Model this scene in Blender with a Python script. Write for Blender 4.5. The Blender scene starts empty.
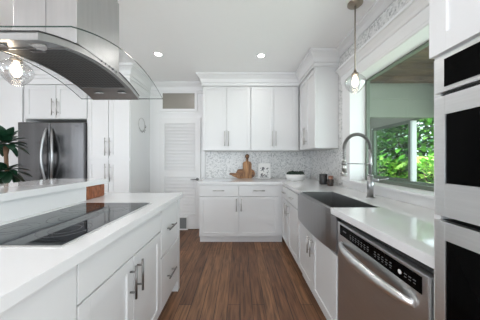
import bpy, bmesh, math, random
from mathutils import Vector, Matrix
random.seed(7)
PI = math.pi
C = bpy.context.scene.collection
S = bpy.context.scene

# ------------------------------------------------------------------ camera
cam_d = bpy.data.cameras.new('camera'); cam = bpy.data.objects.new('camera', cam_d); C.objects.link(cam)
cam_d.sensor_width = 36; cam_d.lens = 205 / 480 * 36; cam_d.clip_start = .02; cam_d.clip_end = 200
cam.location = (0, 0, 1.235); cam.rotation_euler = (PI / 2, 0, 0)
S.camera = cam

# ------------------------------------------------------------------ world, sun, exposure
S.view_settings.view_transform = 'Standard'; S.view_settings.look = 'None'
S.view_settings.gamma = 1; S.view_settings.use_curve_mapping = False
S.view_settings.exposure = 0.44
w = bpy.data.worlds.new('world'); S.world = w; w.use_nodes = True
bg = w.node_tree.nodes['Background']; bg.inputs[0].default_value = (.80, .90, 1, 1); bg.inputs[1].default_value = 2.6

def light(name, typ, loc, rot, energy, size=None, size_y=None, color=(1, 1, 1), angle=None):
    d = bpy.data.lights.new(name, typ); o = bpy.data.objects.new(name, d); C.objects.link(o)
    o.location = loc; o.rotation_euler = rot; d.energy = energy; d.color = color
    if typ == 'AREA':
        d.shape = 'RECTANGLE' if size_y else 'DISK'; d.size = size
        if size_y: d.size_y = size_y
    if angle: d.angle = angle
    return o
light('sun', 'SUN', (3, -3, 8), (math.radians(42), 0, math.radians(-18)), 7, color=(1, .96, .88), angle=.02)
# fill lamps added out of view behind the camera to brighten the room
FILL_COL = (.95, .98, 1)
light('daylight_rear_opening', 'AREA', (-1.1, -3.1, 1.3), (PI / 2 + .45, 0, 0), 8, 3.4, 2.1, FILL_COL)
light('daylight_left_opening', 'AREA', (-5.1, -2.1, 1.3), (PI / 2 + .4, 0, -PI / 2), 40, 1.9, 2.1, FILL_COL)
light('daylight_side_opening', 'AREA', (1.18, -1.9, 1.3), (PI / 2 + .75, 0, PI / 2), 70, 2.2, 2.1, FILL_COL)
# added fill lamp, hidden in the porch, brightening ceiling and window side
light('daylight_porch_opening', 'AREA', (2.98, .15, 1.15), (PI / 2 + .55, 0, PI / 2), 66, 4.0, 2.1, (.92, .97, 1))

# ------------------------------------------------------------------ materials
def new_mat(name):
    m = bpy.data.materials.new(name); m.use_nodes = True
    return m, m.node_tree.nodes, m.node_tree.links, m.node_tree.nodes['Principled BSDF']
def mat(name, col, rough=.5, metal=0, noise=0, nscale=20, coat=0, spec=None, bump=0, emit=None, estr=0, stretch=(1, 1, 1)):
    m, N, L, P = new_mat(name)
    P.inputs['Base Color'].default_value = (*col, 1); P.inputs['Roughness'].default_value = rough
    P.inputs['Metallic'].default_value = metal; P.inputs['Coat Weight'].default_value = coat
    if spec is not None: P.inputs['Specular IOR Level'].default_value = spec
    if emit: P.inputs['Emission Color'].default_value = (*emit, 1); P.inputs['Emission Strength'].default_value = estr
    g = N.new('ShaderNodeNewGeometry'); mp = N.new('ShaderNodeMapping'); mp.inputs['Scale'].default_value = stretch
    n = N.new('ShaderNodeTexNoise'); n.inputs['Scale'].default_value = nscale; n.inputs['Detail'].default_value = 4
    L.new(g.outputs['Position'], mp.inputs[0]); L.new(mp.outputs[0], n.inputs['Vector'])
    r = N.new('ShaderNodeMapRange'); r.inputs['To Min'].default_value = 1 - noise; r.inputs['To Max'].default_value = 1 + noise
    L.new(n.outputs['Fac'], r.inputs['Value'])
    mx = N.new('ShaderNodeVectorMath'); mx.operation = 'SCALE'; mx.inputs[0].default_value = col
    L.new(r.outputs[0], mx.inputs['Scale']); L.new(mx.outputs[0], P.inputs['Base Color'])
    if bump:
        b = N.new('ShaderNodeBump'); b.inputs['Strength'].default_value = bump; b.inputs['Distance'].default_value = .002
        L.new(n.outputs['Fac'], b.inputs['Height']); L.new(b.outputs[0], P.inputs['Normal'])
    return m
M = {}
M['wall'] = mat('wall_paint', (.77, .77, .77), .6, noise=.01)
M['ceiling'] = mat('ceiling_paint', (.93, .93, .93), .7, noise=.01)
M['white'] = mat('cabinet_white', (.71, .712, .715), .35, noise=.008)
M['trim'] = mat('trim_white', (.77, .772, .775), .4, noise=.008)
M['door'] = mat('door_white', (.75, .75, .75), .45, noise=.01)
M['quartz'] = mat('white_quartz', (.73, .73, .735), .07, noise=.02, nscale=6, coat=.3)
M['steel'] = mat('brushed_steel', (.40, .40, .405), .30, 1, noise=.10, nscale=14, stretch=(8, 8, .35))
M['fridge'] = mat('fridge_steel', (.16, .16, .165), .22, 1, noise=.30, nscale=5, stretch=(2.2, 2.2, .12), bump=1)  # vertical colour streaks stand in for reflections on the steel
M['dwsteel'] = mat('dishwasher_steel', (.64, .65, .66), .30, 1, noise=.06, nscale=14, stretch=(.35, .35, 9))
M['steel_h'] = mat('brushed_steel_horizontal', (.85, .85, .85), .32, 1, noise=.08, nscale=14, stretch=(.35, .35, 9))
M['steel_hood'] = mat('hood_steel', (.46, .46, .46), .30, 1, noise=.10, nscale=10, stretch=(6, 6, .4))
M['steel_dark'] = mat('dark_steel', (.20, .20, .205), .35, 1, noise=.1)
M['basin'] = mat('basin_steel', (.36, .36, .36), .35, 1, noise=.1)
M['handle'] = mat('polished_handle_steel', (.78, .78, .78), .28, 1, noise=.03)
M['nickel'] = mat('brushed_nickel', (.50, .49, .47), .32, 1, noise=.05)
M['nickel_dark'] = mat('dark_nickel', (.22, .215, .21), .35, 1, noise=.05)
M['brass'] = mat('warm_nickel', (.36, .31, .25), .3, 1, noise=.05)
M['black'] = mat('black_glass', (.002, .002, .002), .12, noise=.01, spec=.04)
M['cooktop'] = mat('cooktop_glass', (.010, .014, .018), .04, noise=.01, spec=.55)
M['blackm'] = mat('black_plastic', (.012, .012, .012), .4, noise=.05)
M['gap'] = mat('dark_recess', (.02, .02, .02), .8, noise=.05)
M['mark'] = mat('pale_print', (.65, .65, .65), .5, noise=.02)
M['mark_grey'] = mat('grey_print', (.12, .12, .125), .5, noise=.02)
M['ring'] = mat('cooktop_ring', (.10, .11, .12), .2, noise=.02)
M['ceramic'] = mat('white_ceramic', (.82, .82, .81), .35, noise=.02)
M['candle_dark'] = mat('charcoal_glass', (.03, .03, .033), .25, noise=.1)
M['candle_brown'] = mat('dark_brown_glass', (.035, .022, .018), .2, noise=.1)
M['copper'] = mat('copper_lid', (.45, .25, .2), .3, 1, noise=.05)
M['succulent'] = mat('succulent_green', (.012, .03, .018), .5, noise=.5, nscale=40)
M['leaf_dark'] = mat('dark_leaf', (.010, .045, .022), .35, noise=.4, nscale=12)
M['trunk'] = mat('plant_cane', (.16, .09, .05), .8, noise=.3, nscale=30)
M['pot'] = mat('grey_pot', (.35, .34, .32), .6, noise=.1)
M['leather'] = mat('brown_strap', (.07, .03, .015), .6, noise=.1)
M['paper'] = mat('book_cover', (.80, .79, .77), .6, noise=.02)
M['print'] = mat('dark_botanical_print', (.10, .10, .11), .6, noise=.2, nscale=60)
M['vent'] = mat('vent_grey', (.22, .23, .23), .6, noise=.05)
M['leafA'] = mat('garden_leaf_green', (.16, .42, .06), .5, noise=.7, nscale=3)
M['leafB'] = mat('garden_leaf_lime', (.42, .62, .14), .5, noise=.4, nscale=3)
M['leafC'] = mat('garden_leaf_deep', (.03, .12, .035), .5, noise=.5, nscale=3)
M['leafD'] = mat('garden_leaf_croton', (.55, .30, .10), .5, noise=.4, nscale=5)
M['bark'] = mat('garden_bark', (.14, .10, .07), .9, noise=.3)
M['soil'] = mat('garden_ground', (.16, .20, .09), .9, noise=.4, nscale=2)
M['stucco'] = mat('porch_wall_paint', (.225, .245, .205), .8, noise=.04)
M['porchgrey'] = mat('porch_grey_paint', (.27, .265, .225), .8, noise=.05)
M['porchwhite'] = mat('porch_white_frame', (.75, .78, .76), .5, noise=.02)
M['frame_green'] = mat('window_bronze_green', (.15, .18, .145), .5, noise=.03)
M['frame_dark'] = mat('sash_dark_green', (.10, .115, .085), .5, noise=.03)
M['teak'] = mat('walnut_stack', (.13, .06, .03), .5, noise=.4, nscale=8, stretch=(1, 1, 8))
M['downlight'] = mat('downlight_lens', (.9, .9, .9), .5, emit=(1, .97, .92), estr=14)
M['bulb'] = mat('bulb_glow', (1, .9, .75), .5, emit=(1, .82, .62), estr=5)
M['hoodlight'] = mat('hood_light_lens', (.75, .75, .75), .25, noise=.02, metal=.6)

def wood_mat(name, c1, c2, scale=(30, 30, 2.5), rough=.45):
    m, N, L, P = new_mat(name)
    g = N.new('ShaderNodeNewGeometry'); mp = N.new('ShaderNodeMapping'); mp.inputs['Scale'].default_value = scale
    n = N.new('ShaderNodeTexNoise'); n.inputs['Scale'].default_value = 1.5; n.inputs['Detail'].default_value = 5; n.inputs['Distortion'].default_value = .6
    r = N.new('ShaderNodeValToRGB'); r.color_ramp.elements[0].position = .32; r.color_ramp.elements[1].position = .68
    r.color_ramp.elements[0].color = (*c1, 1); r.color_ramp.elements[1].color = (*c2, 1)
    L.new(g.outputs['Position'], mp.inputs[0]); L.new(mp.outputs[0], n.inputs['Vector']); L.new(n.outputs['Fac'], r.inputs[0]); L.new(r.outputs[0], P.inputs['Base Color'])
    P.inputs['Roughness'].default_value = rough
    return m
M['acacia'] = wood_mat('acacia_wood', (.16, .065, .022), (.52, .27, .11), (25, 25, 3))
M['acacia_dark'] = wood_mat('acacia_wood_dark', (.09, .035, .014), (.33, .15, .055), (4, 25, 25))
M['redwood'] = wood_mat('red_brown_wood', (.16, .045, .018), (.40, .15, .07), (6, 40, 12))
M['soffit'] = wood_mat('porch_ceiling_wood', (.035, .021, .012), (.115, .072, .04), (2, 9, 2), .7)

def floor_mat():
    m, N, L, P = new_mat('floor_planks')
    g = N.new('ShaderNodeNewGeometry'); sx = N.new('ShaderNodeSeparateXYZ'); cx = N.new('ShaderNodeCombineXYZ')
    L.new(g.outputs['Position'], sx.inputs[0]); L.new(sx.outputs['Y'], cx.inputs['X']); L.new(sx.outputs['X'], cx.inputs['Y'])
    b = N.new('ShaderNodeTexBrick'); b.inputs['Scale'].default_value = 1; b.inputs['Brick Width'].default_value = 1.75
    b.inputs['Row Height'].default_value = .104; b.inputs['Mortar Size'].default_value = .0028; b.inputs['Mortar Smooth'].default_value = .3
    b.offset = .37; b.offset_frequency = 3; b.squash = .8; b.squash_frequency = 2; b.inputs['Color1'].default_value = (.135, .060, .029, 1); b.inputs['Color2'].default_value = (.235, .116, .057, 1)
    b.inputs['Mortar'].default_value = (.03, .015, .01, 1); b.inputs['Bias'].default_value = 0
    L.new(cx.outputs[0], b.inputs['Vector'])
    mp = N.new('ShaderNodeMapping'); mp.inputs['Scale'].default_value = (28, 2.2, 1); L.new(g.outputs['Position'], mp.inputs[0])
    n = N.new('ShaderNodeTexNoise'); n.inputs['Scale'].default_value = 1.6; n.inputs['Detail'].default_value = 6; n.inputs['Distortion'].default_value = .8
    L.new(mp.outputs[0], n.inputs['Vector'])
    r = N.new('ShaderNodeMapRange'); r.inputs['From Min'].default_value = .3; r.inputs['From Max'].default_value = .7; r.inputs['To Min'].default_value = .45; r.inputs['To Max'].default_value = 1.6
    L.new(n.outputs['Fac'], r.inputs[0])
    v = N.new('ShaderNodeVectorMath'); v.operation = 'SCALE'; L.new(b.outputs['Color'], v.inputs[0]); L.new(r.outputs[0], v.inputs['Scale'])
    L.new(v.outputs[0], P.inputs['Base Color']); P.inputs['Roughness'].default_value = .42
    bp = N.new('ShaderNodeBump'); bp.inputs['Strength'].default_value = .15; bp.inputs['Distance'].default_value = .002
    L.new(n.outputs['Fac'], bp.inputs['Height']); L.new(bp.outputs[0], P.inputs['Normal'])
    return m
M['floor'] = floor_mat()

def mosaic_mat(name, lo, hi, scale=34):
    m, N, L, P = new_mat(name)
    g = N.new('ShaderNodeNewGeometry'); v = N.new('ShaderNodeTexVoronoi'); v.inputs['Scale'].default_value = scale; v.inputs['Randomness'].default_value = .75
    L.new(g.outputs['Position'], v.inputs['Vector'])
    s = N.new('ShaderNodeSeparateColor'); L.new(v.outputs['Color'], s.inputs[0])
    r = N.new('ShaderNodeValToRGB'); E = r.color_ramp.elements
    E[0].position = 0; E[0].color = (*lo, 1); E[1].position = 1; E[1].color = (*hi, 1)
    e = E.new(.35); e.color = (*(a * .35 + b * .65 for a, b in zip(lo, hi)), 1)
    e = E.new(.55); e.color = (*(a * .12 + b * .88 for a, b in zip(lo, hi)), 1)
    L.new(s.outputs[0], r.inputs[0])
    d = N.new('ShaderNodeTexVoronoi'); d.feature = 'DISTANCE_TO_EDGE'; d.inputs['Scale'].default_value = scale; d.inputs['Randomness'].default_value = .75
    L.new(g.outputs['Position'], d.inputs['Vector'])
    lt = N.new('ShaderNodeMath'); lt.operation = 'LESS_THAN'; lt.inputs[1].default_value = .045; L.new(d.outputs['Distance'], lt.inputs[0])
    mx = N.new('ShaderNodeMix'); mx.data_type = 'RGBA'; L.new(lt.outputs[0], mx.inputs[0]); L.new(r.outputs[0], mx.inputs[6]); mx.inputs[7].default_value = (.66, .66, .655, 1)
    L.new(mx.outputs[2], P.inputs['Base Color']); P.inputs['Roughness'].default_value = .25
    return m
M['mosaic'] = mosaic_mat('marble_mosaic', (.42, .43, .43), (.80, .80, .79), 52)

def filter_mat():
    m, N, L, P = new_mat('hood_filter_mesh')
    g = N.new('ShaderNodeNewGeometry'); v = N.new('ShaderNodeTexVoronoi'); v.inputs['Scale'].default_value = 48; v.inputs['Randomness'].default_value = 0
    mp = N.new('ShaderNodeMapping'); mp.inputs['Scale'].default_value = (1, 1, 0); L.new(g.outputs['Position'], mp.inputs[0]); L.new(mp.outputs[0], v.inputs['Vector'])
    r = N.new('ShaderNodeMapRange'); r.inputs['From Min'].default_value = .2; r.inputs['From Max'].default_value = .55; r.inputs['To Min'].default_value = .005; r.inputs['To Max'].default_value = .13
    L.new(v.outputs['Distance'], r.inputs[0]); L.new(r.outputs[0], P.inputs['Base Color']); P.inputs['Roughness'].default_value = .5; P.inputs['Metallic'].default_value = .6
    return m
M['filter'] = filter_mat()

def glass_mat(name, tint=(1, 1, 1), ior=1.35, rough=.0, extra=0, graze=.45):
    m = bpy.data.materials.new(name); m.use_nodes = True; N = m.node_tree.nodes; L = m.node_tree.links; N.clear()
    o = N.new('ShaderNodeOutputMaterial'); t = N.new('ShaderNodeBsdfTransparent'); t.inputs[0].default_value = (*tint, 1)
    g = N.new('ShaderNodeBsdfGlossy'); g.inputs['Roughness'].default_value = rough; f = N.new('ShaderNodeLayerWeight')
    p = N.new('ShaderNodeMath'); p.operation = 'POWER'; p.inputs[1].default_value = 5; L.new(f.outputs['Facing'], p.inputs[0])
    a = N.new('ShaderNodeMath'); a.operation = 'MULTIPLY_ADD'; a.inputs[1].default_value = graze; a.inputs[2].default_value = (ior - 1) ** 2 * .3 + .008 + extra; a.use_clamp = True; L.new(p.outputs[0], a.inputs[0])
    x = N.new('ShaderNodeMixShader'); L.new(a.outputs[0], x.inputs[0]); L.new(t.outputs[0], x.inputs[1]); L.new(g.outputs[0], x.inputs[2]); L.new(x.outputs[0], o.inputs[0])
    return m
M['glass'] = glass_mat('clear_glass', (.97, .99, .98), 1.3)
M['hoodglass'] = glass_mat('hood_glass', (.99, .995, .993), 1.1, graze=.2)
M['globe'] = glass_mat('globe_glass', (.95, .95, .95), 1.45, .03, .07)
M['winglass'] = glass_mat('window_glass', (.93, .98, .95), 1.3)
M['screen'] = glass_mat('tinted_sash_glass', (.62, .70, .62), 1.3)
M['transom'] = mat('transom_glass', (.27, .25, .22), .25, noise=.15, nscale=2)
M['glassedge'] = mat('glass_edge_green', (.015, .035, .028), .15, noise=.02)

# ------------------------------------------------------------------ mesh helpers
ORG = {}
class MB:
    def __init__(s): s.b = bmesh.new()
    def box(s, x0, x1, y0, y1, z0, z1, bev=0, mi=0):
        x0, x1 = sorted((x0, x1)); y0, y1 = sorted((y0, y1)); z0, z1 = sorted((z0, z1))
        r = bmesh.ops.create_cube(s.b, size=1); vs = r['verts']
        for v in vs: v.co = Vector((x0 + (v.co.x + .5) * (x1 - x0), y0 + (v.co.y + .5) * (y1 - y0), z0 + (v.co.z + .5) * (z1 - z0)))
        if bev:
            es = list({e for v in vs for e in v.link_edges})
            bmesh.ops.bevel(s.b, geom=es, offset=bev, segments=2, affect='EDGES', profile=.7)
        elif mi:
            for f in {f for v in vs for f in v.link_faces}: f.material_index = mi
        return s
    def cyl(s, a, b, r0, r1=None, seg=16, caps=True):
        r1 = r0 if r1 is None else r1
        a = Vector(a); b = Vector(b); d = b - a
        q = Vector((0, 0, 1)).rotation_difference(d.normalized()).to_matrix().to_4x4()
        r = bmesh.ops.create_cone(s.b, cap_ends=caps, segments=seg, radius1=max(r0, 1e-5), radius2=max(r1, 1e-5), depth=d.length)
        bmesh.ops.transform(s.b, matrix=Matrix.Translation((a + b) / 2) @ q, verts=r['verts'])
        for v in r['verts']:
            for f in v.link_faces: f.smooth = len(f.verts) == 4
        return s
    def tube(s, pts, r, seg=10, closed=False):
        pts = [Vector(p) for p in pts]; n = len(pts); rings = []
        rr = r if isinstance(r, (list, tuple)) else [r] * n
        up = None
        for i, p in enumerate(pts):
            if closed: t = pts[(i + 1) % n] - pts[i - 1]
            else: t = pts[min(i + 1, n - 1)] - pts[max(i - 1, 0)]
            t.normalize()
            if up is None: up = t.orthogonal().normalized()
            up = (up - t * up.dot(t)).normalized(); sd = t.cross(up)
            rings.append([s.b.verts.new(p + (up * math.cos(2 * PI * k / seg) + sd * math.sin(2 * PI * k / seg)) * rr[i]) for k in range(seg)])
        for i in range(n if closed else n - 1):
            a, b = rings[i], rings[(i + 1) % n]
            for k in range(seg):
                f = s.b.faces.new((a[k], a[(k + 1) % seg], b[(k + 1) % seg], b[k])); f.smooth = True
        if not closed: s.b.faces.new(rings[0][::-1]); s.b.faces.new(rings[-1])
        return s
    def lathe(s, c, prof, seg=28, sx=1, sy=1, smooth=True):
        rings = []
        for r, z in prof:
            if r < 1e-5: rings.append([s.b.verts.new((c[0], c[1], c[2] + z))])
            else: rings.append([s.b.verts.new((c[0] + sx * r * math.cos(2 * PI * k / seg), c[1] + sy * r * math.sin(2 * PI * k / seg), c[2] + z)) for k in range(seg)])
        for a, b in zip(rings, rings[1:]):
            for k in range(seg):
                k2 = (k + 1) % seg
                if len(a) == 1 and len(b) == 1: continue
                if len(a) == 1: f = s.b.faces.new((a[0], b[k2], b[k]))
                elif len(b) == 1: f = s.b.faces.new((a[k], a[k2], b[0]))
                else: f = s.b.faces.new((a[k], a[k2], b[k2], b[k]))
                f.smooth = smooth
        return s
    def prism(s, poly, axis, a, b, bev=0):
        # poly in the two remaining axes (order x,y,z without `axis`), extruded from a to b
        def P(u, v, t):
            return {'x': (t, u, v), 'y': (u, t, v), 'z': (u, v, t)}[axis]
        A = [s.b.verts.new(P(u, v, a)) for u, v in poly]; B = [s.b.verts.new(P(u, v, b)) for u, v in poly]
        n = len(poly); fs = [s.b.faces.new(A), s.b.faces.new(B[::-1])]
        for i in range(n): fs.append(s.b.faces.new((A[i], B[i], B[(i + 1) % n], A[(i + 1) % n])))
        if bev:
            es = list({e for f in fs[:2] for e in f.edges})
            bmesh.ops.bevel(s.b, geom=es, offset=bev, segments=2, affect='EDGES')
        return s
    def sweep(s, path, prof):
        # path: xy points; prof: (offset to the right of travel, z)
        n = len(path); rings = []
        for i in range(n):
            p = Vector(path[i]); dirs = []
            if i > 0: dirs.append((p - Vector(path[i - 1])).normalized())
            if i < n - 1: dirs.append((Vector(path[i + 1]) - p).normalized())
            ns = [Vector((d.y, -d.x)) for d in dirs]
            m = ns[0] if len(ns) == 1 else (ns[0] + ns[1]) / (1 + ns[0].dot(ns[1]))
            rings.append([s.b.verts.new((p.x + m.x * o, p.y + m.y * o, z)) for o, z in prof])
        k = len(prof)
        for a, b in zip(rings, rings[1:]):
            for j in range(k): s.b.faces.new((a[j], a[(j + 1) % k], b[(j + 1) % k], b[j]))
        s.b.faces.new(rings[0]); s.b.faces.new(rings[-1][::-1])
        return s
    def leaf(s, base, tip, width, up=(0, 0, 1), droop=0, seg=5, fold=.15):
        base = Vector(base); tip = Vector(tip); d = tip - base; side = d.cross(Vector(up))
        if side.length < 1e-4: side = Vector((1, 0, 0))
        side.normalize(); nrm = side.cross(d).normalized(); prev = None
        for i in range(seg + 1):
            t = i / seg; wd = width * math.sin(PI * min(1, .12 + t * .88)) ** .8 * .5
            c = base + d * t - Vector((0, 0, 1)) * droop * t * t
            row = [s.b.verts.new(c - side * wd + nrm * wd * fold), s.b.verts.new(c), s.b.verts.new(c + side * wd + nrm * wd * fold)]
            if prev:
                for j in (0, 1):
                    f = s.b.faces.new((prev[j], prev[j + 1], row[j + 1], row[j])); f.smooth = True
            prev = row
        return s
    def build(s, name, m, parent=None, thick=None):
        bmesh.ops.recalc_face_normals(s.b, faces=s.b.faces)
        me = bpy.data.meshes.new(name)
        o = bpy.data.objects.new(name, me)
        off = Vector((0, 0, 0))
        if parent is not None: off = ORG[parent.name]
        bmesh.ops.translate(s.b, verts=s.b.verts, vec=-off)
        s.b.to_mesh(me); s.b.free()
        for x in (m if isinstance(m, (list, tuple)) else [m]): me.materials.append(x)
        C.objects.link(o)
        if parent is not None: o.parent = parent
        ORG[o.name] = off
        return o
def thing(name, label, cat, loc=(0, 0, 0), group=None):
    o = bpy.data.objects.new(name, None); C.objects.link(o); o.location = loc; o.empty_display_size = .1
    o['label'] = label; o['category'] = cat
    if group: o['group'] = group
    ORG[o.name] = Vector(loc); return o
def tag(o, label, cat, group=None, kind=None):
    o['label'] = label; o['category'] = cat
    if group: o['group'] = group
    if kind: o['kind'] = kind
    return o
def struct(o): o['kind'] = 'structure'; return o
def copy_tree(o, loc=None, label=None, parent=None):
    c = o.copy(); C.objects.link(c)
    if parent is not None: c.parent = parent
    if loc is not None: c.location = loc
    if label: c['label'] = label
    for ch in list(o.children): copy_tree(ch, parent=c)
    return c

# a front frame: u along the face, d outward from the face plane, z up
class Face:
    def __init__(s, axis, plane, sign): s.axis, s.p, s.s = axis, plane, sign
    def box(s, mb, u0, u1, d0, d1, z0, z1, bev=0):
        a, b = s.p + s.s * d0, s.p + s.s * d1
        return mb.box(a, b, u0, u1, z0, z1, bev) if s.axis == 'x' else mb.box(u0, u1, a, b, z0, z1, bev)
    def pt(s, u, d, z):
        return (s.p + s.s * d, u, z) if s.axis == 'x' else (u, s.p + s.s * d, z)
FB = Face('y', 3.045, -1)      # back run base, outward -y
FU = Face('y', 3.33, -1)      # back uppers
FT = Face('y', 3.03, -1)      # tall cabinets at left
FR = Face('x', .638, -1)       # right run base
FRU = Face('x', .978, -1)      # right upper
FO = Face('x', .63, -1)       # oven column
FI = Face('x', -.600, 1)      # island front
def shaker(F, u0, u1, z0, z1, name, parent, stile=.055, gap=.0025, t=.02, rec=.009, mt=None):
    u0, u1 = sorted((u0, u1)); u0 += gap; u1 -= gap; z0 += gap; z1 -= gap
    m = MB()
    F.box(m, u0, u0 + stile, 0, t, z0, z1, .0015); F.box(m, u1 - stile, u1, 0, t, z0, z1, .0015)
    F.box(m, u0 + stile, u1 - stile, 0, t, z0, z0 + stile); F.box(m, u0 + stile, u1 - stile, 0, t, z1 - stile, z1)
    F.box(m, u0 + stile, u1 - stile, 0, t - rec, z0 + stile, z1 - stile)
    return m.build(name, mt or M['white'], parent)
def slab_front(F, u0, u1, z0, z1, name, parent, gap=.0025, t=.02):
    u0, u1 = sorted((u0, u1)); m = MB(); F.box(m, u0 + gap, u1 - gap, 0, t, z0 + gap, z1 - gap, .002)
    return m.build(name, M['white'], parent)
def bar_handle(F, u, z, length, vertical, parent, t=.02, r=.0055, mt=None):
    m = MB(); o = t + .032; h = length / 2
    if vertical:
        m.cyl(F.pt(u, o, z - h), F.pt(u, o, z + h), r, seg=12)
        for q in (-.62, .62): m.cyl(F.pt(u, t - .001, z + q * h), F.pt(u, o, z + q * h), r * .8, seg=8)
    else:
        m.cyl(F.pt(u - h, o, z), F.pt(u + h, o, z), r, seg=12)
        for q in (-.62, .62): m.cyl(F.pt(u + q * h, t - .001, z), F.pt(u + q * h, o, z), r * .8, seg=8)
    return m.build('handle', mt or M['nickel'], parent)

CZ = 2.62     # ceiling
WX = 1.27     # right wall
WY = 3.68     # back wall
# ------------------------------------------------------------------ room shell
struct(MB().box(-5.2, WX + .2, -3.2, WY + .15, -.1, 0).build('floor', M['floor']))
struct(MB().box(-5.4, WX + .2, -3.4, WY + .15, CZ, CZ + .15).build('ceiling', M['ceiling']))
struct(MB().box(-5.4, WX + .2, WY, WY + .15, 0, CZ).build('wall_back', M['wall']))
# return of the wall beside the fridge recess
struct(MB().box(-5.2, -3.21, 3.02, WY, 0, CZ).build('wall_back_return', M['wall']))
# right wall with window opening y .75..2.40, z .99..2.10 ; thickness .18
m = MB()
m.box(WX, WX + .20, 2.33, WY, 0, CZ); m.box(WX, WX + .20, -.7, .30, 0, CZ); m.box(WX, WX + .20, -3.2, -3.05, 0, CZ); m.box(WX, WX + .20, -3.05, -.7, 2.4, CZ)
m.box(WX, WX + .20, .30, 2.33, 0, .985); m.box(WX, WX + .20, .30, 2.33, 2.14, CZ)
struct(m.build('wall_right', M['wall']))
# left wall and rear wall with wide openings
m = MB(); m.box(-5.4, -5.2, -1.1, WY, 0, CZ); m.box(-5.4, -5.2, -3.2, -1.1, 2.45, CZ); m.box(-5.4, -5.2, -3.2, -1.1, 0, .2)
struct(m.build('wall_left', M['wall']))
m = MB(); m.box(-5.4, -2.8, -3.4, -3.2, 0, CZ); m.box(.6, WX + .2, -3.4, -3.2, 0, CZ); m.box(-2.8, .6, -3.4, -3.2, 2.48, CZ); m.box(-2.8, .6, -3.4, -3.2, 0, .2)
struct(m.build('wall_rear', M['wall']))
# tile on back wall and right wall
m = MB(); m.box(-.615, WX - .012, WY - .012, WY, .914, 1.40); struct(m.build('wall_back_tile', M['mosaic']))
m = MB(); m.box(WX - .012, WX, 2.50, WY - .012, .914, 1.40); m.box(WX - .012, WX, -.1, 2.62, 2.33, 2.53); m.box(WX - .012, WX, 2.50, 2.62, 1.40, 2.33)
struct(m.build('wall_right_tile', M['mosaic']))
# crown moulding: one run round the room
prof = [(0, 2.43), (.016, 2.43), (.016, 2.448), (.006, 2.452), (.006, 2.475), (.020, 2.478), (.024, 2.49), (.034, 2.53), (.060, 2.565), (.070, 2.57), (.070, 2.582), (.085, 2.585), (.085, 2.62), (0, 2.62)]
path = [(-5.19, 3.00), (-1.615, 3.00), (-1.615, WY), (-.605, WY), (-.605, 3.305), (.955, 3.305), (.955, 2.615), (WX - .013, 2.615)]
struct(MB().sweep(path, prof).build('trim_1', M['trim']))
prof2 = [(0, 2.535), (.014, 2.535), (.022, 2.545), (.045, 2.575), (.075, 2.592), (.085, 2.595), (.085, 2.62), (0, 2.62)]
struct(MB().sweep([(WX, 2.614), (WX, .668), (.634, .668), (.634, -.35)], prof2).build('trim_6', M['trim']))
# frieze boards closing the cabinets up to the crown
m = MB(); m.box(-.605, .955, 3.305, WY, 2.425, CZ); m.box(.955, WX, 2.615, WY, 2.425, CZ); struct(m.build('trim_2', M['trim']))
m = MB(); m.box(-3.19, -1.615, 3.00, WY, 2.345, CZ); struct(m.build('trim_3', M['trim']))
# window head: casing, fascia and projecting cap
m = MB()
m.sweep([(WX, 2.54), (WX, .668)], [(0, 2.155), (.012, 2.155), (.018, 2.17), (.018, 2.26), (.03, 2.265), (.04, 2.285), (.075, 2.315), (.09, 2.318), (.09, 2.34), (0, 2.34)])
m.box(WX - .022, WX, 2.33, 2.50, .99, 2.155); m.box(WX - .022, WX, .30, 2.33, 2.13, 2.155); m.box(WX - .03, WX, .6, 2.50, 2.135, 2.155)
struct(m.build('trim_4', M['trim']))
# window sill
m = MB(); m.box(WX - .035, WX + .198, .668, 2.34, .985, 1.005, .004); m.box(WX - .012, WX, .668, 2.50, .914, .985)
struct(m.build('trim_5', M['trim']))
# baseboard behind door area
m = MB(); m.box(-1.615, -1.47, WY - .015, WY, 0, .10); struct(m.build('baseboard_back', M['trim']))

# kitchen window
wx = WX + .155
root = struct(bpy.data.objects.new('window_1', None)); C.objects.link(root); ORG['window_1'] = Vector((0, 0, 0))
m = MB(); m.box(wx, wx + .035, 2.305, 2.33, 1.005, 2.14); m.box(wx, wx + .035, .30, 2.305, 2.12, 2.14); m.box(wx, wx + .035, .30, .34, 1.005, 2.12)
m.box(wx - .01, wx + .045, .34, 2.305, 1.005, 1.035)
m.build('frame', M['frame_green'], root)
m = MB(); m.box(wx + .014, wx + .02, .34, 2.305, 1.035, 2.12); m.build('pane', M['winglass'], root)

# louvred door in the back wall
d = struct(bpy.data.objects.new('door_1', None)); C.objects.link(d); ORG['door_1'] = Vector((0, 0, 0))
x0, x1, dy = -1.435, -.70, WY - .042
m = MB()
for a, b in ((x0, x0 + .095), (x1 - .095, x1)): m.box(a, b, dy, WY - .002, .012, 1.98, .002)
for a, b in ((.012, .26), (.93, 1.05), (1.88, 1.98)): m.box(x0 + .095, x1 - .095, dy, WY - .002, a, b)
m.box(x0 + .095, x1 - .095, WY - .008, WY - .002, .26, 1.88)
m.build('door_frame', M['door'], d)
m = MB()
for za, zb in ((.265, .925), (1.055, 1.875)):
    n = int((zb - za) / .058)
    for i in range(n):
        z = za + (zb - za) * i / n; h = (zb - za) / n
        m.prism([(dy + .003, z), (dy + .003, z + .007), (WY - .010, z + h + .006), (WY - .010, z + h - .001)], 'x', x0 + .095, x1 - .095)
m.build('louvers', M['door'], d)
m = MB(); m.cyl((x1 - .055, dy, .895), (x1 - .055, dy - .012, .895), .026); m.cyl((x1 - .055, dy - .012, .895), (x1 - .055, dy - .05, .895), .009)
m.tube([(x1 - .05, dy - .05, .895), (x1 - .10, dy - .053, .897), (x1 - .165, dy - .05, .892)], [.010, .009, .007]); m.build('door_handle', M['nickel_dark'], d)
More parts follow.
